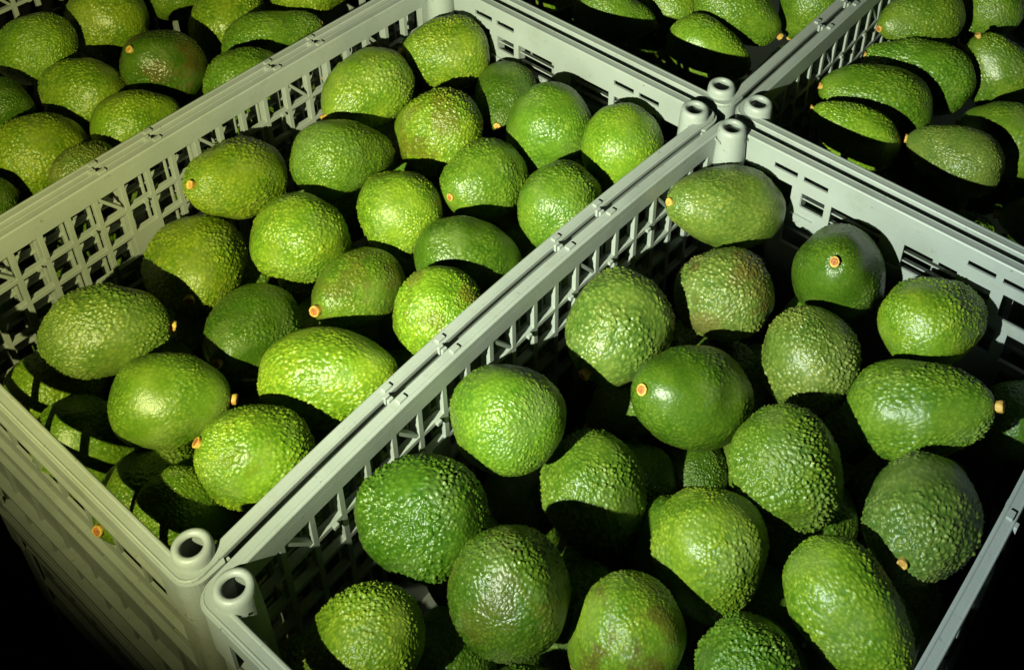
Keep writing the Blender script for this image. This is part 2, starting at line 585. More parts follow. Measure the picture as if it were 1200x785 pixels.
def copy_tree(o, parent=None):
    c = o.copy()
    COLL.objects.link(c)
    c.parent = parent
    for ch in o.children:
        copy_tree(ch, c)
    return c
for src, lab in ((c_mid, "lower crate under the middle crate, its shaded side at the bottom left corner"),
                 (c_front, "lower crate hidden under the front right crate")):
    c = copy_tree(src)
    c.location.z = -PITCH
    c["label"] = lab

# ---------------------------------------------------------------- floor
bm = bmesh.new()
bmesh.ops.create_grid(bm, x_segments=1, y_segments=1, size=4)
fl = link("floor", finish(bm, "floor"), FLOOR)
fl.location = (0, 0, -PITCH - H - 0.001)
fl["kind"] = "structure"

# ---------------------------------------------------------------- avocados
def avocado_mesh(idx, k, amp, freq, seed):
    """unit fruit: radius 1, half length 1.3, stem at +z, pebbled skin"""
    ns, nr = 300, 200
    half = 1.3
    off = Vector((seed * 13.7, seed * 7.1, seed * 3.3))
    th = np.linspace(0, math.pi, nr + 1)
    rr = np.sin(th) ** 0.94 * (1 - k * np.cos(th))
    rr /= rr.max()
    zz = half * np.cos(th)
    # a gentle lean and a not quite round section
    verts, heights = [], []
    def surf(i, a):
        t = th[i]
        wob = 1 + 0.025 * math.cos(2 * a + seed) + 0.015 * math.cos(3 * a + 2 * seed)
        lean = 0.05 * (math.cos(t) ** 2) * math.copysign(1, math.cos(t))
        return Vector((rr[i] * math.cos(a) * wob + lean, rr[i] * math.sin(a) * wob, zz[i]))
    def height(p, t):
        q = p * freq + off
        w = noise.noise_vector(q * 0.55) * 0.55
        q2 = q + w
        q2.z *= 0.72
        d, _ = noise.voronoi(q2)
        dome = max(0.0, 1.0 - d[0] * 1.25)
        peb = dome * dome * (3 - 2 * dome) * 0.75 + 0.35 * min(1.0, (d[1] - d[0]) * 1.6)
        peb *= 0.55 + 0.45 * max(0, min(1, 0.5 + 1.2 * noise.noise(q * 0.5 + Vector((5, 5, 5)))))
        rid = noise.noise(q * 0.9 + w * 2)
        h = 0.78 * peb + 0.30 * (0.5 + 0.5 * rid) + 0.12 * noise.noise(q * 2.3)
        return h
    verts.append(None)
    for i in range(1, nr):
        t = th[i]
        fade = min(1.0, (t / 0.28)) ** 1.4      # smoother round the stem
        patch = 0.62 + 0.75 * max(0.0, min(1.0, 0.5 + noise.noise(surf(i, 0) * 0.01 + off)))
        for j in range(ns):
            a = 2 * math.pi * j / ns
            p = surf(i, a)
            h = height(p, t)
            pa = 0.25 + 1.35 * max(0.0, min(1.0, 0.5 + 1.2 * noise.noise(p * 1.1 + off)))
            n = Vector((p.x, p.y, p.z / (half * half))).normalized()
            dim = 0.05 * math.exp(-(t / 0.16) ** 2)
            low = 0.055 * noise.noise(p * 1.6 + off)
            pp = p + n * (amp * fade * pa * (h - 0.5) + low) - Vector((0, 0, dim))
            verts.append(pp)
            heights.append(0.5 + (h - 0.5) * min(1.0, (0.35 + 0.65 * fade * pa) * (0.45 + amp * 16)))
    verts[0] = Vector((verts[1].x * 0, 0, half - 0.05)) + Vector((0.05, 0, 0))
    tail = Vector((-0.05, 0, -half))
    verts.append(tail)
    heights = [0.6] + heights + [0.5]
    faces = []
    vi = lambda i, j: 1 + (i - 1) * ns + (j % ns)
    for j in range(ns):
        faces.append((0, vi(1, j), vi(1, j + 1)))
        faces.append((len(verts) - 1, vi(nr - 1, j + 1), vi(nr - 1, j)))
    for i in range(1, nr - 1):
        for j in range(ns):
            faces.append((vi(i, j), vi(i + 1, j), vi(i + 1, j + 1), vi(i, j + 1)))
    me = bpy.data.meshes.new("avocado_skin")
    me.from_pydata([tuple(v) for v in verts], [], faces)
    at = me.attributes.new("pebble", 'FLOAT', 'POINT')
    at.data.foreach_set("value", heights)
    me.polygons.foreach_set("use_smooth", [True] * len(me.polygons))
    me.materials.append(SKIN)
    me.update()
    return me

#            k     amp    freq  seed
VARIANTS = [(0.10, 0.047, 15.0, 1), (0.20, 0.045, 15.6, 2), (0.26, 0.040, 17.4, 3), (0.16, 0.031, 15.6, 4),
            (0.15, 0.024, 15.6, 5), (0.10, 0.054, 12.0, 6), (0.15, 0.070, 13.8, 7)]
SKINS = [avocado_mesh(i, k + d, a, fq, s + 20 * e) for e, d in enumerate((0.0, 0.04)) for i, (k, a, fq, s) in enumerate(VARIANTS)]

def stem_meshes():
    def lathe(prof, name, mat):
        bm = bmesh.new()
        n = 18
        rings = []
        for r, z in prof:
            rings.append([bm.verts.new((r * math.cos(2 * math.pi * q / n) * (1 + 0.06 * math.sin(3 * q)), r * math.sin(2 * math.pi * q / n), z + 0.0002 * math.sin(q * 2.1))) for q in range(n)])
        for a, b in zip(rings[:-1], rings[1:]):
            for q in range(n):
                bm.faces.new([a[q], a[(q + 1) % n], b[(q + 1) % n], b[q]])
        bm.faces.new(rings[-1])
        bm.faces.new(rings[0][::-1])
        bmesh.ops.recalc_face_normals(bm, faces=bm.faces)
        for f_ in bm.faces:
            f_.smooth = True
        me = bpy.data.meshes.new(name)
        bm.to_mesh(me); bm.free()
        me.materials.append(mat)
        return me
    s = lathe([(0.0034, -0.004), (0.0043, 0.0005), (0.0052, 0.0034), (0.0054, 0.0048), (0.0047, 0.0056), (0.0036, 0.0052)], "stem", STEM_RIM)
    c = lathe([(0.0036, 0.0035), (0.0037, 0.0052), (0.0030, 0.0057), (0.0012, 0.0053)], "stem_scar", STEM_CORE)
    return s, c
STEM, SCAR = stem_meshes()

TINT = {'y': (0.205, 0.305, 0.024), 'g': (0.135, 0.228, 0.022), 'd': (0.074, 0.138, 0.012), 'o': (0.150, 0.208, 0.042)}
CRATE_NAME = {'Z': "upper left", 'A': "middle", 'B': "front right", 'C': "back right", 'D': "back middle"}

#  crate, x, y, z (centre), fat radius, half length, axis towards the stem, skin, tint, brown, label
AVOCADOS = [
    ('Z', -0.6757, -0.3178, -0.0726, 0.0392, 0.0471, -0.797, -0.371, -0.477, 0, 'y', 0, 'yellow green avocado at the left photo edge, directly below the top left corner'),
    ('Z', -0.6923, -0.2206, -0.0894, 0.0449, 0.0503, -0.797, 0.598, -0.088, 1, 'y', 0, 'large yellow green avocado at the top of the left crate, above the dark one'),
    ('Z', -0.532, -0.2557, -0.0594, 0.0412, 0.0462, -0.035, -0.577, 0.816, 3, 'd', 0.5, 'dark green avocado with orange stem scar and reddish top in the left crate'),
    ('Z', -0.5846, -0.3219, -0.0838, 0.0383, 0.0455, -0.972, -0.176, 0.156, 0, 'y', 0, 'dull green avocado in the left crate, right below the big yellow green one'),
    ('Z', -0.4752, -0.324, -0.0633, 0.0348, 0.0449, 0.226, 0.962, -0.153, 1, 'y', 0.1, 'bright yellow green avocado with one brown fleck beside the rim of the left crate'),
    ('Z', -0.5298, -0.4005, -0.0813, 0.0399, 0.0479, -0.095, 0.956, -0.276, 0, 'y', 0, 'big olive green avocado at the left photo edge, half hidden by the crate rim'),
    ('Z', -0.4375, -0.3997, -0.0507, 0.0304, 0.0341, -0.578, 0.816, 0.012, 1, 'o', 0.1, 'small olive avocado peeping over the rim at the lower end of the left crate'),
    ('Z', -0.6177, -0.3942, -0.0693, 0.0321, 0.0363, -0.9, 0.163, 0.405, 2, 'd', 0, 'dark green avocado cut by the left photo edge, under the yellow green one'),
    ('Z', -0.4862, -0.4792, -0.0649, 0.0276, 0.031, -0.122, 0.94, -0.319, 0, 'd', 0, 'shaded green avocado just entering the photo at the left edge by the rim'),
    ('Z', -0.6962, -0.1284, -0.0912, 0.0407, 0.0458, -0.753, 0.464, 0.467, 4, 'g', 0, 'pale shiny avocado cut by the top edge, above the one with orange stem scar'),
    ('Z', -0.5826, -0.1336, -0.0841, 0.0429, 0.0534, -0.493, 0.682, 0.54, 1, 'y', 0, 'plain yellow green avocado tapering downward behind the long oval one in the left crate'),
    ('Z', -0.4878, -0.1469, -0.0668, 0.0367, 0.055, 0.371, 0.928, 0.048, 2, 'g', 0, "long oval dark green avocado with a tiny yellow stem touching the left crate's rim"),
    ('Z', -0.4345, -0.2211, -0.0539, 0.0378, 0.0423, 0.067, 0.996, 0.05, 0, 'g', 0, 'shaded green avocado below the long oval one, cut off by the crate rim'),
    ('Z', -0.5228, -0.0555, -0.045, 0.0432, 0.0558, 0.303, 0.942, -0.141, 1, 'y', 0, 'yellow green avocado cut by the top edge beside the rim of the left crate'),
    ('A', -0.3134, -0.0572, -0.0497, 0.0414, 0.0477, -0.392, -0.878, 0.274, 1, 'y', 0, "plump avocado with orange stem at its left, in the middle crate's far corner"),
    ('A', -0.325, -0.1574, -0.0456, 0.0382, 0.0512, -0.123, -0.986, -0.108, 0, 'y', 0, 'yellow green avocado with its stem low on the left, below the plump corner one'),
    ('A', -0.2293, -0.0565, -0.0688, 0.0314, 0.0439, 0.522, -0.851, 0.045, 2, 'd', 0, 'smallest avocado of the middle crate, dark, its stem pointing down'),
    ('A', -0.2446, -0.1403, -0.0683, 0.0419, 0.0539, -0.744, 0.034, -0.668, 0, 'y', 0.45, 'yellow green avocado with a faint brown blush on its left, no stem showing'),
    ('A', -0.1521, -0.0805, -0.0529, 0.0419, 0.0487, -0.384, -0.223, -0.896, 4, 'g', 0, 'glossy smooth green avocado between the smallest one and the one in the corner'),
    ('A', -0.0778, -0.0585, -0.0523, 0.0401, 0.0475, -0.248, 0.025, -0.969, 4, 'y', 0, 'smooth bright green avocado in the far right corner of the middle crate'),
    ('A', -0.3285, -0.3198, -0.0528, 0.0378, 0.0558, 0.118, -0.802, 0.585, 1, 'y', 0, "avocado with large orange stem scar facing left, nearest the middle crate's lattice wall"),
    ('A', -0.2753, -0.2327, -0.0546, 0.0374, 0.0515, 0.207, 0.926, -0.317, 2, 'g', 0, 'wide oval green avocado without stem, upper right of the one with large orange scar'),
    ('A', -0.1548, -0.1698, -0.059, 0.0381, 0.0441, 0.045, -0.963, 0.266, 0, 'g', 0, 'green avocado with pale orange stem scar at lower left, right half of middle crate'),
    ('A', -0.1944, -0.244, -0.064, 0.0376, 0.0485, -0.892, 0.226, -0.391, 1, 'y', 0, 'light green avocado with a pale streaked face in the centre of the middle crate'),
    ('A', -0.2329, -0.3193, -0.0707, 0.0403, 0.0502, 0.062, 0.532, -0.844, 1, 'y', 0.15, 'big yellow green avocado with a small brown smudge at its lower edge, middle crate'),
    ('A', -0.0778, -0.1441, -0.0555, 0.0388, 0.0498, -0.392, 0.87, -0.298, 2, 'g', 0, 'round medium green avocado pressed against the divider rim below the corner one'),
    ('A', -0.0975, -0.2496, -0.0552, 0.0338, 0.0475, 0.621, 0.727, -0.295, 4, 'd', 0, 'smooth dark green avocado lying crosswise, arched shadow under it, by the divider rim'),
    ('A', -0.3123, -0.3845, -0.1042, 0.0431, 0.0539, 0.76, -0.586, 0.281, 0, 'y', 0, 'avocado with a round orange stem at its bottom, against the left lattice wall'),
    ('A', -0.1539, -0.3315, -0.069, 0.0342, 0.0447, 0.114, -0.92, 0.374, 3, 'g', 0.35, 'green avocado with a dark red stem scar and a brown spot beside it'),
    ('A', -0.0706, -0.3176, -0.0486, 0.0354, 0.0412, -0.358, -0.128, -0.925, 0, 'y', 0.5, 'yellow green avocado with brown patches beside the rim notch of the divider'),
    ('A', -0.195, -0.4129, -0.0821, 0.0374, 0.0495, 0.362, -0.854, 0.374, 2, 'd', 0, 'green avocado with reddish stem at lower left, above the longest one'),
    ('A', -0.2619, -0.496, -0.051, 0.036, 0.0492, 0.569, 0.8, -0.193, 0, 'o', 0, 'olive green avocado with a yellow stem standing out at its right end'),
    ('A', -0.165, -0.5042, -0.0472, 0.0346, 0.0443, 0.683, 0.722, -0.109, 4, 'g', 0, 'smooth light green avocado with a yellow spot and orange rimmed stem at right'),
    ('A', -0.0953, -0.4095, -0.0578, 0.0379, 0.0551, 0.834, 0.529, 0.159, 1, 'y', 0, 'longest yellow green avocado, its yellow stem touching the divider rim'),
    ('A', -0.0753, -0.4965, -0.045, 0.0365, 0.0429, -0.558, -0.583, 0.59, 0, 'y', 0.2, "large yellow green avocado with tiny brown flecks nearest the middle crate's front corner"),
    ('A', -0.2962, -0.5305, -0.1157, 0.0357, 0.0457, 0.106, 0.947, -0.304, 1, 'y', 0, 'avocado under bars of shadow at the left end of the middle crate'),
    ('A', -0.2183, -0.5497, -0.1057, 0.0333, 0.0483, 0.524, 0.392, -0.756, 0, 'g', 0, 'avocado under lattice shadow behind the front rim of the middle crate'),
    ('A', -0.142, -0.5475, -0.095, 0.034, 0.048, 0.14, -0.93, 0.34, 0, 'g', 0, "avocado behind the front wall, its orange stem poking through the wall's slot"),
    ('A', -0.0995, -0.5456, -0.08, 0.0294, 0.0368, 0.448, 0.392, -0.804, 0, 'g', 0, 'deeply shaded avocado behind the hollow corner post of the middle crate'),
    ('B', 0.0452, -0.0628, -0.045, 0.0387, 0.0581, -0.482, -0.806, 0.345, 4, 'o', 0, 'pale grayish avocado with its stem to the left, below the four corner posts'),
    ('B', 0.0891, -0.13, -0.0735, 0.0404, 0.0484, -0.63, 0.189, -0.753, 5, 'o', 0.55, 'pale olive avocado with a yellowish blush at its left, below the pale grayish one'),
    ('B', 0.1622, -0.0581, -0.0563, 0.0412, 0.0617, 0.119, -0.609, 0.784, 4, 'd', 0, 'dark green avocado with its stem facing the camera inside a pale scarred ring'),
    ('B', 0.252, -0.0566, -0.0521, 0.0375, 0.0483, 0.393, 0.909, -0.137, 1, 'y', 0, 'bright bumpy avocado below the open handle wall at the right'),
    ('B', 0.0495, -0.2275, -0.0587, 0.0431, 0.0483, 0.068, -0.993, -0.101, 5, 'o', 0, 'olive avocado with a small orange stem at its bottom left, beside the divider lattice'),
    ('B', 0.1867, -0.1497, -0.0697, 0.0398, 0.0464, -0.038, -0.199, -0.979, 6, 'o', 0, 'gray green ridged avocado without stem, in the middle of the front right crate'),
    ('B', 0.1326, -0.2432, -0.0615, 0.0412, 0.0527, -0.338, -0.72, 0.606, 4, 'd', 0, 'smooth dark green avocado with orange stem at its upper left beside a shiny patch'),
    ('B', 0.2798, -0.1415, -0.0568, 0.0382, 0.0573, 0.84, 0.383, 0.384, 1, 'g', 0, 'long pear shaped avocado lying with its dry stem to the right'),
    ('B', 0.0388, -0.3575, -0.045, 0.0406, 0.0536, -0.801, 0.231, -0.552, 2, 'g', 0, 'round green avocado beside the middle of the divider lattice, highlight at its lower left'),
    ('B', 0.2274, -0.2482, -0.0635, 0.0404, 0.0492, 0.531, 0.113, -0.84, 6, 'g', 0, 'bumpy bright green avocado below the gray green ridged one'),
    ('B', 0.1103, -0.33, -0.115, 0.041, 0.0512, 0.463, 0.102, -0.881, 6, 'g', 0, 'strongly pebbled green avocado whose lower left is cut by shadow, between two round ones'),
    ('B', 0.3209, -0.226, -0.0584, 0.0404, 0.0519, 0.15, -0.921, 0.36, 5, 'o', 0, 'olive avocado with an orange stem scar at its bottom, beside the right hand rim'),
    ('B', 0.0459, -0.4517, -0.0519, 0.0406, 0.0486, -0.877, -0.366, -0.31, 6, 'd', 0, 'dark green pebbled avocado nearest the front end of the divider lattice'),
    ('B', 0.2139, -0.3335, -0.079, 0.0403, 0.0451, 0.348, -0.455, -0.82, 1, 'y', 0, 'green avocado whose smooth yellow green lower end tapers to a point'),
    ('B', 0.1324, -0.4494, -0.0459, 0.04, 0.046, -0.314, 0.808, -0.499, 2, 'd', 0.25, 'biggest round dark green avocado with a brownish top at the bottom of the photo'),
    ('B', 0.203, -0.4206, -0.0695, 0.0358, 0.0401, -0.445, -0.575, -0.686, 4, 'y', 0.6, 'smooth yellowish avocado with a brown blush at its right, along the bottom edge'),
    ('B', 0.3158, -0.3173, -0.059, 0.0357, 0.0524, 0.918, -0.154, -0.366, 1, 'y', 0, 'long oval avocado lying diagonally at the bottom right of the photo'),
    ('B', 0.0765, -0.5348, -0.0608, 0.034, 0.0406, -0.64, -0.499, -0.585, 6, 'y', 0, "rough avocado with dark gaps between pebbles, nearest the front right crate's corner post"),
    ('B', 0.2798, -0.3907, -0.0649, 0.0345, 0.0391, -0.55, 0.716, -0.43, 6, 'g', 0, 'dark pebbled avocado cut by the bottom edge, between yellowish and diagonal ones'),
    ('B', 0.1745, -0.4914, -0.1, 0.0328, 0.0378, 0.151, 0.869, -0.471, 1, 'g', 0, 'avocado of which only a thin green top shows at the bottom edge'),
    ('B', 0.3435, -0.0509, -0.1108, 0.0341, 0.0427, 0.516, 0.856, 0.026, 2, 'd', 0, "shadow darkened green avocado behind the pear shaped one's stem, cut by right edge"),  # deep tint carries the shadow this fruit lies in
    ('B', 0.0681, -0.233, -0.1358, 0.0309, 0.0396, -0.429, -0.749, -0.504, 2, 'g', 0, 'lower avocado of which a green tip shows left of the smooth dark green one'),
    ('B', 0.1450, -0.2325, -0.1650, 0.0240, 0.0285, -0.413, 0.879, 0.237, 6, 'd', 0, "shadowed avocado showing a small green sliver in the front right crate's central gap"),
    ('B', 0.0386, -0.5639, -0.1267, 0.0311, 0.0352, -0.861, 0.505, -0.062, 6, 'g', 0, 'avocado in black shadow just inside the front rim beside the near corner post'),
    ('C', 0.0464, 0.3391, -0.0517, 0.0368, 0.0552, -0.437, -0.899, -0.018, 2, 'g', 0, 'avocado with stout tan stem at its left, at the top beside the back rim'),
    ('C', 0.0918, 0.4316, -0.0733, 0.0386, 0.0445, -0.299, -0.426, -0.854, 2, 'g', 0, 'grayish avocado cut by the top edge, above the one with the stem on top'),
    ('C', 0.0783, 0.2829, -0.0809, 0.0415, 0.0622, -0.879, -0.414, 0.238, 2, 'g', 0, 'curved slender avocado with tan stem at its upper left, in the back right crate'),
    ('C', 0.0692, 0.1936, -0.07, 0.0417, 0.0626, -0.752, -0.608, 0.257, 2, 'g', 0, 'elongated dark avocado with a tan stem, in front of the slender curved one'),
    ('C', 0.145, 0.3544, -0.0906, 0.0399, 0.0535, -0.578, -0.149, 0.803, 1, 'g', 0, 'avocado with its yellow stem pointing up near the top right corner of the photo'),
    ('C', 0.0818, 0.12, -0.0592, 0.0317, 0.0475, -0.94, -0.225, 0.258, 1, 'y', 0, 'low avocado with its stem just inside the shaded wall of the back right crate'),
    ('C', 0.1775, 0.1424, -0.0501, 0.0331, 0.0477, -0.996, -0.074, -0.055, 2, 'o', 0, 'dull avocado with a brownish upper side in the middle of the back right crate'),
    ('C', 0.2009, 0.2257, -0.0727, 0.041, 0.0494, -0.997, -0.041, -0.065, 4, 'g', 0, 'smooth plain green avocado arching over a shadow at the right edge of the photo'),
    ('C', 0.1543, 0.1549, -0.1143, 0.0299, 0.0449, -0.994, -0.095, -0.057, 4, 'o', 0, 'half shadowed avocado lying low beside the rim in the back right crate'),
    ('C', 0.2734, 0.1411, -0.0779, 0.0286, 0.0397, -0.895, -0.445, 0.02, 2, 'g', 0, 'avocado showing only its orange stem and a green sliver at the right edge'),
    ('C', 0.1284, 0.5149, -0.0986, 0.0364, 0.0408, 0.063, 0.687, 0.724, 2, 'd', 0, 'avocado in the top right corner of the photo'),
    ('D', -0.2283, 0.1306, -0.0632, 0.0315, 0.0473, 0.765, 0.583, -0.273, 2, 'g', 0, 'flat looking avocado near the top edge just behind the slotted wall'),
    ('D', -0.2174, 0.2267, -0.0853, 0.0378, 0.0444, -0.224, 0.952, 0.208, 1, 'y', 0, 'bright avocado cut by the top edge, right of the flat looking one'),
    ('D', -0.1186, 0.1634, -0.0773, 0.033, 0.0495, 0.88, 0.299, -0.369, 1, 'y', 0, 'yellowish avocado with small dark marks and slots of light beneath it'),
    ('D', -0.1262, 0.2319, -0.0664, 0.0366, 0.0544, 0.829, 0.368, -0.421, 1, 'g', 0, 'avocado tapering to the lower right above the yellowish marked one'),
    ('D', -0.0745, 0.3055, -0.0741, 0.0391, 0.0438, -0.212, -0.322, -0.923, 2, 'g', 0, 'avocado leaning on the rim at the right side of the back middle crate'),
    ('D', -0.3276, 0.1536, -0.0647, 0.0376, 0.0479, 0.253, 0.967, -0.021, 1, 'y', 0, 'avocado showing only its lower tip at the top edge, left of the flat one'),
    ('Z', -0.4496, -0.1484, -0.145, 0.0365, 0.0419, 0.076, 0.715, 0.695, 1, 'g', 0, None),
    ('Z', -0.4504, -0.5376, -0.145, 0.0405, 0.0466, -0.559, 0.816, -0.149, 1, 'g', 0, None),
    ('Z', -0.5935, -0.4067, -0.1451, 0.0364, 0.0418, -0.676, -0.073, 0.734, 2, 'g', 0, None),
    ('Z', -0.5044, -0.3116, -0.1452, 0.0363, 0.0418, 0.949, 0.302, 0.091, 2, 'g', 0, None),
    ('Z', -0.5529, -0.242, -0.1452, 0.0375, 0.0432, 0.302, 0.953, -0.037, 1, 'g', 0, None),
    ('Z', -0.4765, -0.418, -0.1453, 0.0364, 0.0419, 0.761, 0.597, 0.253, 2, 'g', 0, None),
    ('Z', -0.4839, -0.226, -0.146, 0.036, 0.0414, 0.935, -0.321, -0.15, 3, 'g', 0, None),
    ('Z', -0.4713, -0.0721, -0.146, 0.04, 0.046, 0.325, -0.014, -0.946, 4, 'g', 0, None),
    ('Z', -0.4265, -0.2778, -0.1465, 0.0384, 0.0442, -0.132, 0.762, 0.634, 3, 'g', 0, None),
    ('Z', -0.4327, -0.3537, -0.1481, 0.0371, 0.0426, -0.424, 0.687, 0.59, 3, 'g', 0, None),
    ('Z', -0.5265, -0.3816, -0.175, 0.0364, 0.0418, 0.718, -0.062, 0.694, 1, 'g', 0, None),
    ('Z', -0.4295, -0.4655, -0.1786, 0.0375, 0.0431, -0.358, 0.535, 0.765, 2, 'g', 0, None),
    ('Z', -0.4247, -0.1993, -0.1837, 0.0361, 0.0415, -0.671, 0.071, -0.738, 5, 'g', 0, None),
    ('Z', -0.4989, -0.4766, -0.1911, 0.0389, 0.0447, 0.657, 0.226, -0.719, 5, 'g', 0, None),
    ('Z', -0.4439, -0.3998, -0.2077, 0.0393, 0.0452, 0.95, -0.141, 0.278, 5, 'g', 0, None),
    ('Z', -0.4347, -0.5342, -0.217, 0.0377, 0.0433, -0.891, -0.231, 0.391, 0, 'g', 0, None),
    ('A', -0.1226, -0.3867, -0.145, 0.0397, 0.0456, -0.691, 0.7, 0.181, 0, 'g', 0, None),
    ('A', -0.0578, -0.5037, -0.145, 0.0388, 0.0446, -0.768, -0.63, -0.116, 1, 'g', 0, None),
    ('A', -0.2652, -0.4686, -0.145, 0.0389, 0.0448, 0.769, 0.539, -0.345, 4, 'g', 0, None),
    ('A', -0.0905, -0.086, -0.1451, 0.0402, 0.0462, -0.283, -0.711, 0.644, 0, 'g', 0, None),
    ('A', -0.1884, -0.3348, -0.1451, 0.0374, 0.043, -0.987, 0.014, -0.16, 4, 'g', 0, None),
    ('A', -0.3107, -0.1151, -0.1451, 0.0396, 0.0455, 0.223, 0.886, -0.406, 3, 'g', 0, None),
    ('A', -0.3029, -0.2218, -0.1453, 0.037, 0.0426, 0.684, 0.725, 0.08, 0, 'g', 0, None),
    ('A', -0.2089, -0.2283, -0.1454, 0.0399, 0.0459, 0.094, -0.636, 0.766, 0, 'g', 0, None),
    ('A', -0.069, -0.3366, -0.1454, 0.0366, 0.0421, -0.809, -0.551, -0.203, 0, 'g', 0, None),
    ('A', -0.1268, -0.1816, -0.1455, 0.0379, 0.0435, -0.077, -0.601, -0.796, 2, 'g', 0, None),
    ('A', -0.0534, -0.2117, -0.1455, 0.0383, 0.0441, -0.18, -0.254, 0.95, 3, 'g', 0, None),
    ('A', -0.2293, -0.394, -0.146, 0.037, 0.0426, 0.342, 0.94, 0.003, 1, 'g', 0, None),
    ('A', -0.2577, -0.2957, -0.1461, 0.039, 0.0449, -0.975, -0.096, 0.202, 2, 'g', 0, None),
    ('A', -0.1595, -0.0618, -0.147, 0.0377, 0.0433, 0.603, 0.373, 0.705, 0, 'g', 0, None),
    ('A', -0.2506, -0.1666, -0.1539, 0.0365, 0.0419, -0.364, 0.869, 0.336, 2, 'g', 0, None),
    ('A', -0.057, -0.4254, -0.1704, 0.0388, 0.0446, 0.992, -0.071, -0.1, 0, 'g', 0, None),
    ('A', -0.1136, -0.538, -0.1705, 0.0366, 0.0421, -0.621, 0.773, 0.128, 0, 'g', 0, None),
    ('A', -0.1812, -0.1441, -0.1713, 0.0365, 0.0419, -0.587, -0.65, 0.483, 3, 'g', 0, None),
    ('A', -0.2446, -0.5346, -0.177, 0.0397, 0.0456, -0.219, -0.275, -0.936, 0, 'g', 0, None),
    ('A', -0.3056, -0.4147, -0.1789, 0.0364, 0.0418, 0.822, -0.563, -0.083, 0, 'g', 0, None),
    ('A', -0.3151, -0.0517, -0.1796, 0.0362, 0.0417, 0.18, 0.982, -0.066, 5, 'g', 0, None),
    ('A', -0.1259, -0.3256, -0.1846, 0.0363, 0.0418, -0.005, 1.0, -0.021, 1, 'g', 0, None),
    ('A', -0.3159, -0.3398, -0.1871, 0.0381, 0.0438, 0.599, -0.573, -0.559, 1, 'g', 0, None),
    ('A', -0.1848, -0.4239, -0.1905, 0.0374, 0.043, -0.172, 0.898, -0.405, 3, 'g', 0, None),
    ('A', -0.0656, -0.1593, -0.1929, 0.0387, 0.0445, 0.572, -0.819, 0.052, 2, 'g', 0, None),
    ('A', -0.1671, -0.267, -0.1969, 0.0369, 0.0424, 0.966, 0.22, 0.132, 2, 'g', 0, None),
    ('A', -0.0518, -0.2579, -0.1976, 0.0364, 0.0418, 0.354, -0.913, -0.204, 1, 'g', 0, None),
    ('A', -0.054, -0.0541, -0.2079, 0.0389, 0.0447, -0.034, 0.291, 0.956, 0, 'g', 0, None),
    ('B', 0.0644, -0.0605, -0.145, 0.0384, 0.0441, -0.684, 0.559, 0.468, 3, 'g', 0, None),
    ('B', 0.0965, -0.4946, -0.145, 0.0381, 0.0439, -0.3, -0.778, -0.552, 2, 'g', 0, None),
    ('B', 0.2907, -0.1591, -0.1451, 0.0373, 0.0429, 0.802, 0.508, 0.314, 5, 'g', 0, None),
    ('B', 0.2338, -0.2274, -0.1451, 0.0408, 0.0469, -0.526, -0.609, 0.593, 1, 'g', 0, None),
    ('B', 0.2698, -0.3495, -0.1452, 0.0383, 0.0441, -0.29, 0.838, -0.463, 3, 'g', 0, None),
    ('B', 0.1536, -0.0594, -0.1452, 0.0375, 0.0431, -0.378, 0.013, 0.926, 4, 'g', 0, None),
    ('B', 0.2043, -0.1343, -0.1452, 0.0379, 0.0435, 0.546, 0.832, -0.101, 0, 'g', 0, None),
    ('B', 0.1809, -0.3083, -0.1453, 0.0391, 0.045, 0.936, 0.296, -0.192, 3, 'g', 0, None),
    ('B', 0.1117, -0.1527, -0.1454, 0.0385, 0.0443, -0.874, 0.486, 0.023, 1, 'g', 0, None),
    ('B', 0.0559, -0.417, -0.1457, 0.036, 0.0415, -0.984, 0.18, -0.009, 5, 'g', 0, None),
    ('B', 0.1498, -0.3992, -0.1471, 0.0387, 0.0446, 0.335, 0.103, -0.937, 5, 'g', 0, None),
    ('B', 0.3083, -0.2732, -0.1486, 0.0406, 0.0467, -0.855, 0.46, -0.24, 2, 'g', 0, None),
    ('B', 0.0539, -0.3468, -0.1676, 0.0371, 0.0426, 0.374, -0.472, -0.799, 4, 'g', 0, None),
    ('B', 0.1101, -0.2725, -0.1742, 0.037, 0.0426, 0.106, 0.524, -0.845, 1, 'g', 0, None),
    ('B', 0.1754, -0.1917, -0.1788, 0.0364, 0.0419, -0.662, 0.039, -0.748, 4, 'g', 0, None),
    ('B', 0.0532, -0.182, -0.1835, 0.0372, 0.0428, 0.274, -0.784, -0.556, 5, 'g', 0, None),
    ('B', 0.2089, -0.3782, -0.1856, 0.0365, 0.0419, 0.546, 0.443, 0.711, 1, 'g', 0, None),
    ('B', 0.2444, -0.2962, -0.1861, 0.0367, 0.0422, -0.127, 0.875, 0.468, 4, 'g', 0, None),
    ('B', 0.3209, -0.212, -0.1891, 0.036, 0.0414, 0.809, -0.068, -0.584, 0, 'g', 0, None),
    ('B', 0.2042, -0.0858, -0.1948, 0.0361, 0.0416, -0.813, 0.515, -0.273, 4, 'g', 0, None),
    ('B', 0.1008, -0.4407, -0.1963, 0.0405, 0.0465, -0.007, 0.292, -0.956, 4, 'g', 0, None),
    ('B', 0.1359, -0.3396, -0.1965, 0.0389, 0.0448, 0.972, 0.234, 0.014, 5, 'g', 0, None),
    ('B', 0.1324, -0.1005, -0.197, 0.0362, 0.0416, 0.726, 0.059, -0.685, 3, 'g', 0, None),
    ('B', 0.2388, -0.1642, -0.1997, 0.0362, 0.0416, 0.677, 0.595, -0.434, 3, 'g', 0, None),
    ('B', 0.3088, -0.1094, -0.2021, 0.0407, 0.0468, -0.686, -0.438, 0.58, 0, 'g', 0, None),
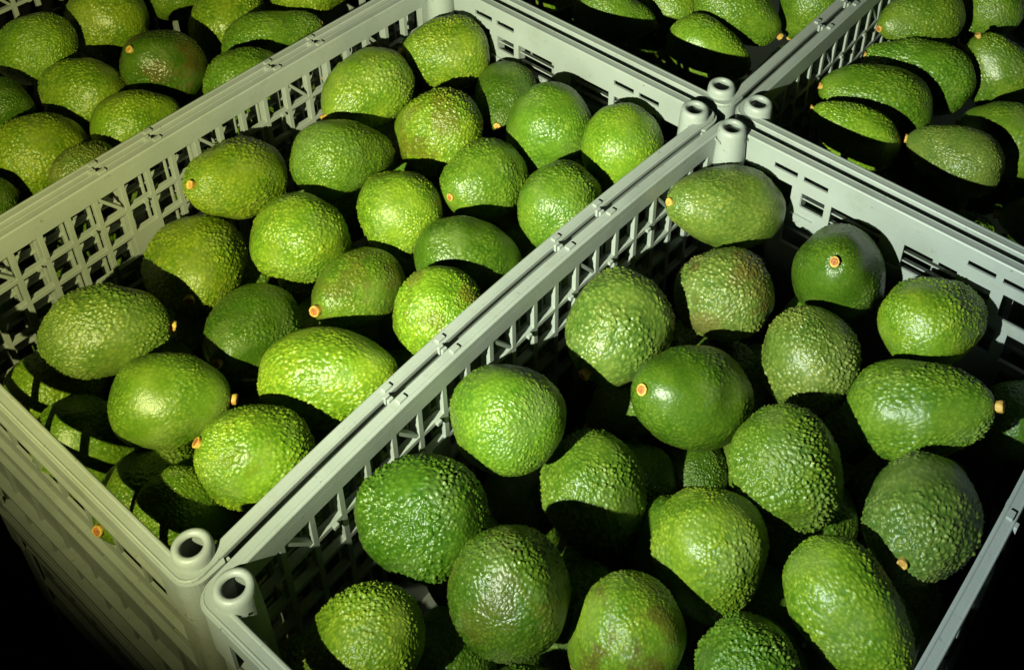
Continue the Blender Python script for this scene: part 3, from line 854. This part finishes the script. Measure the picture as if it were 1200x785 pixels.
    ('B', 0.0576, -0.1043, -0.2063, 0.0392, 0.0451, -0.549, -0.55, -0.629, 4, 'g', 0, None),
    ('B', 0.3087, -0.3206, -0.2107, 0.0401, 0.0461, -0.05, -0.216, -0.975, 4, 'g', 0, None),
    ('B', 0.257, -0.2316, -0.218, 0.0402, 0.0462, 0.116, 0.859, 0.498, 5, 'g', 0, None),
    ('B', 0.1152, -0.1713, -0.2181, 0.0382, 0.0439, 0.395, 0.734, 0.552, 2, 'g', 0, None),
    ('B', 0.0579, -0.2547, -0.2196, 0.0371, 0.0426, 0.24, -0.943, -0.23, 2, 'g', 0, None),
    ('C', 0.0562, 0.0577, -0.1451, 0.0378, 0.0434, 0.853, -0.491, 0.174, 3, 'g', 0, None),
    ('C', 0.2717, 0.0538, -0.1452, 0.0381, 0.0438, 0.311, -0.693, -0.651, 4, 'g', 0, None),
    ('C', 0.2527, 0.2473, -0.1453, 0.0388, 0.0447, 0.217, 0.962, 0.165, 0, 'g', 0, None),
    ('C', 0.1869, 0.0896, -0.1453, 0.0407, 0.0468, 0.104, -0.221, -0.97, 5, 'g', 0, None),
    ('C', 0.2581, 0.1261, -0.1453, 0.0391, 0.045, -0.863, -0.504, 0.02, 2, 'g', 0, None),
    ('C', 0.083, 0.1486, -0.1456, 0.0391, 0.0449, 0.822, -0.528, 0.212, 1, 'g', 0, None),
    ('C', 0.1101, 0.2265, -0.1466, 0.0375, 0.0432, -0.274, 0.951, -0.145, 4, 'g', 0, None),
    ('C', 0.178, 0.2458, -0.1532, 0.0371, 0.0427, -0.956, -0.236, 0.175, 0, 'g', 0, None),
    ('C', 0.1187, 0.0851, -0.1747, 0.0381, 0.0438, -0.008, 0.392, 0.92, 3, 'g', 0, None),
    ('C', 0.2009, 0.1641, -0.178, 0.0373, 0.0429, -0.694, 0.346, -0.631, 0, 'g', 0, None),
    ('C', 0.3041, 0.0811, -0.2176, 0.0383, 0.044, 0.828, -0.543, -0.14, 2, 'g', 0, None),
    ('D', -0.2894, 0.103, -0.145, 0.0387, 0.0445, 0.636, -0.6, 0.486, 0, 'g', 0, None),
    ('D', -0.1011, 0.11, -0.1451, 0.0397, 0.0457, 0.95, 0.25, 0.187, 2, 'g', 0, None),
    ('D', -0.2197, 0.0664, -0.1451, 0.0404, 0.0464, 0.519, 0.851, -0.082, 0, 'g', 0, None),
    ('D', -0.1627, 0.1913, -0.1452, 0.0397, 0.0457, -0.584, -0.81, -0.045, 5, 'g', 0, None),
    ('D', -0.0688, 0.1772, -0.1457, 0.0389, 0.0447, -0.206, 0.974, -0.091, 0, 'g', 0, None),
    ('D', -0.2426, 0.1792, -0.1463, 0.0377, 0.0433, -0.704, 0.207, 0.679, 5, 'g', 0, None),
    ('D', -0.0673, 0.2539, -0.148, 0.0369, 0.0424, -0.19, 0.802, 0.566, 2, 'g', 0, None),
    ('D', -0.2058, 0.252, -0.1573, 0.0384, 0.0442, -0.764, -0.644, -0.024, 3, 'g', 0, None),
    ('D', -0.3192, 0.1747, -0.1582, 0.0384, 0.0442, -0.188, 0.37, -0.91, 2, 'g', 0, None),
]


rnd = random.Random(3)
for (cr, x, y, z, r, h, ax, ay, az, var, tint, brown, label) in AVOCADOS:
    o = bpy.data.objects.new("avocado", SKINS[var + 7 * rnd.randint(0, 1)])
    COLL.objects.link(o)
    q = Vector((ax, ay, az)).to_track_quat('Z', 'Y').to_matrix()
    spin = Matrix.Rotation(rnd.uniform(0, 6.283), 3, 'Z')
    sc = Matrix.Diagonal((r, r, h / 1.3))
    o.matrix_world = Matrix.Translation((x, y, z)) @ (q @ spin @ sc).to_4x4()
    t = TINT[tint]
    j = [rnd.uniform(0.93, 1.05) for _ in range(3)]
    o.color = (t[0] * j[0], t[1] * j[1], t[2] * j[2], 1.0 - brown)
    o["category"] = "avocado"
    if label:
        o["label"] = label
        o["group"] = "avocados in the " + CRATE_NAME[cr] + " crate"
    else:
        o["label"] = "green avocado lying in deep shadow beneath the top layer of the %s crate" % CRATE_NAME[cr]
        o["group"] = "avocados under the top layer of the %s crate" % CRATE_NAME[cr]
    k = rnd.uniform(0.65, 0.92)
    s = bpy.data.objects.new("stem", STEM)
    COLL.objects.link(s)
    s.parent = o
    s.location = (0.05, 0, 1.255)
    s.scale = (k * rnd.uniform(0.85, 1.1) / r, k / r, k * 1.3 / h * rnd.uniform(0.8, 1.5))
    s.rotation_euler = (rnd.uniform(-0.18, 0.18), rnd.uniform(-0.18, 0.18), rnd.uniform(0, 6.28))
    if rnd.random() < 0.35:
        continue
    c = bpy.data.objects.new("stem_scar", SCAR)
    COLL.objects.link(c)
    c.parent = s
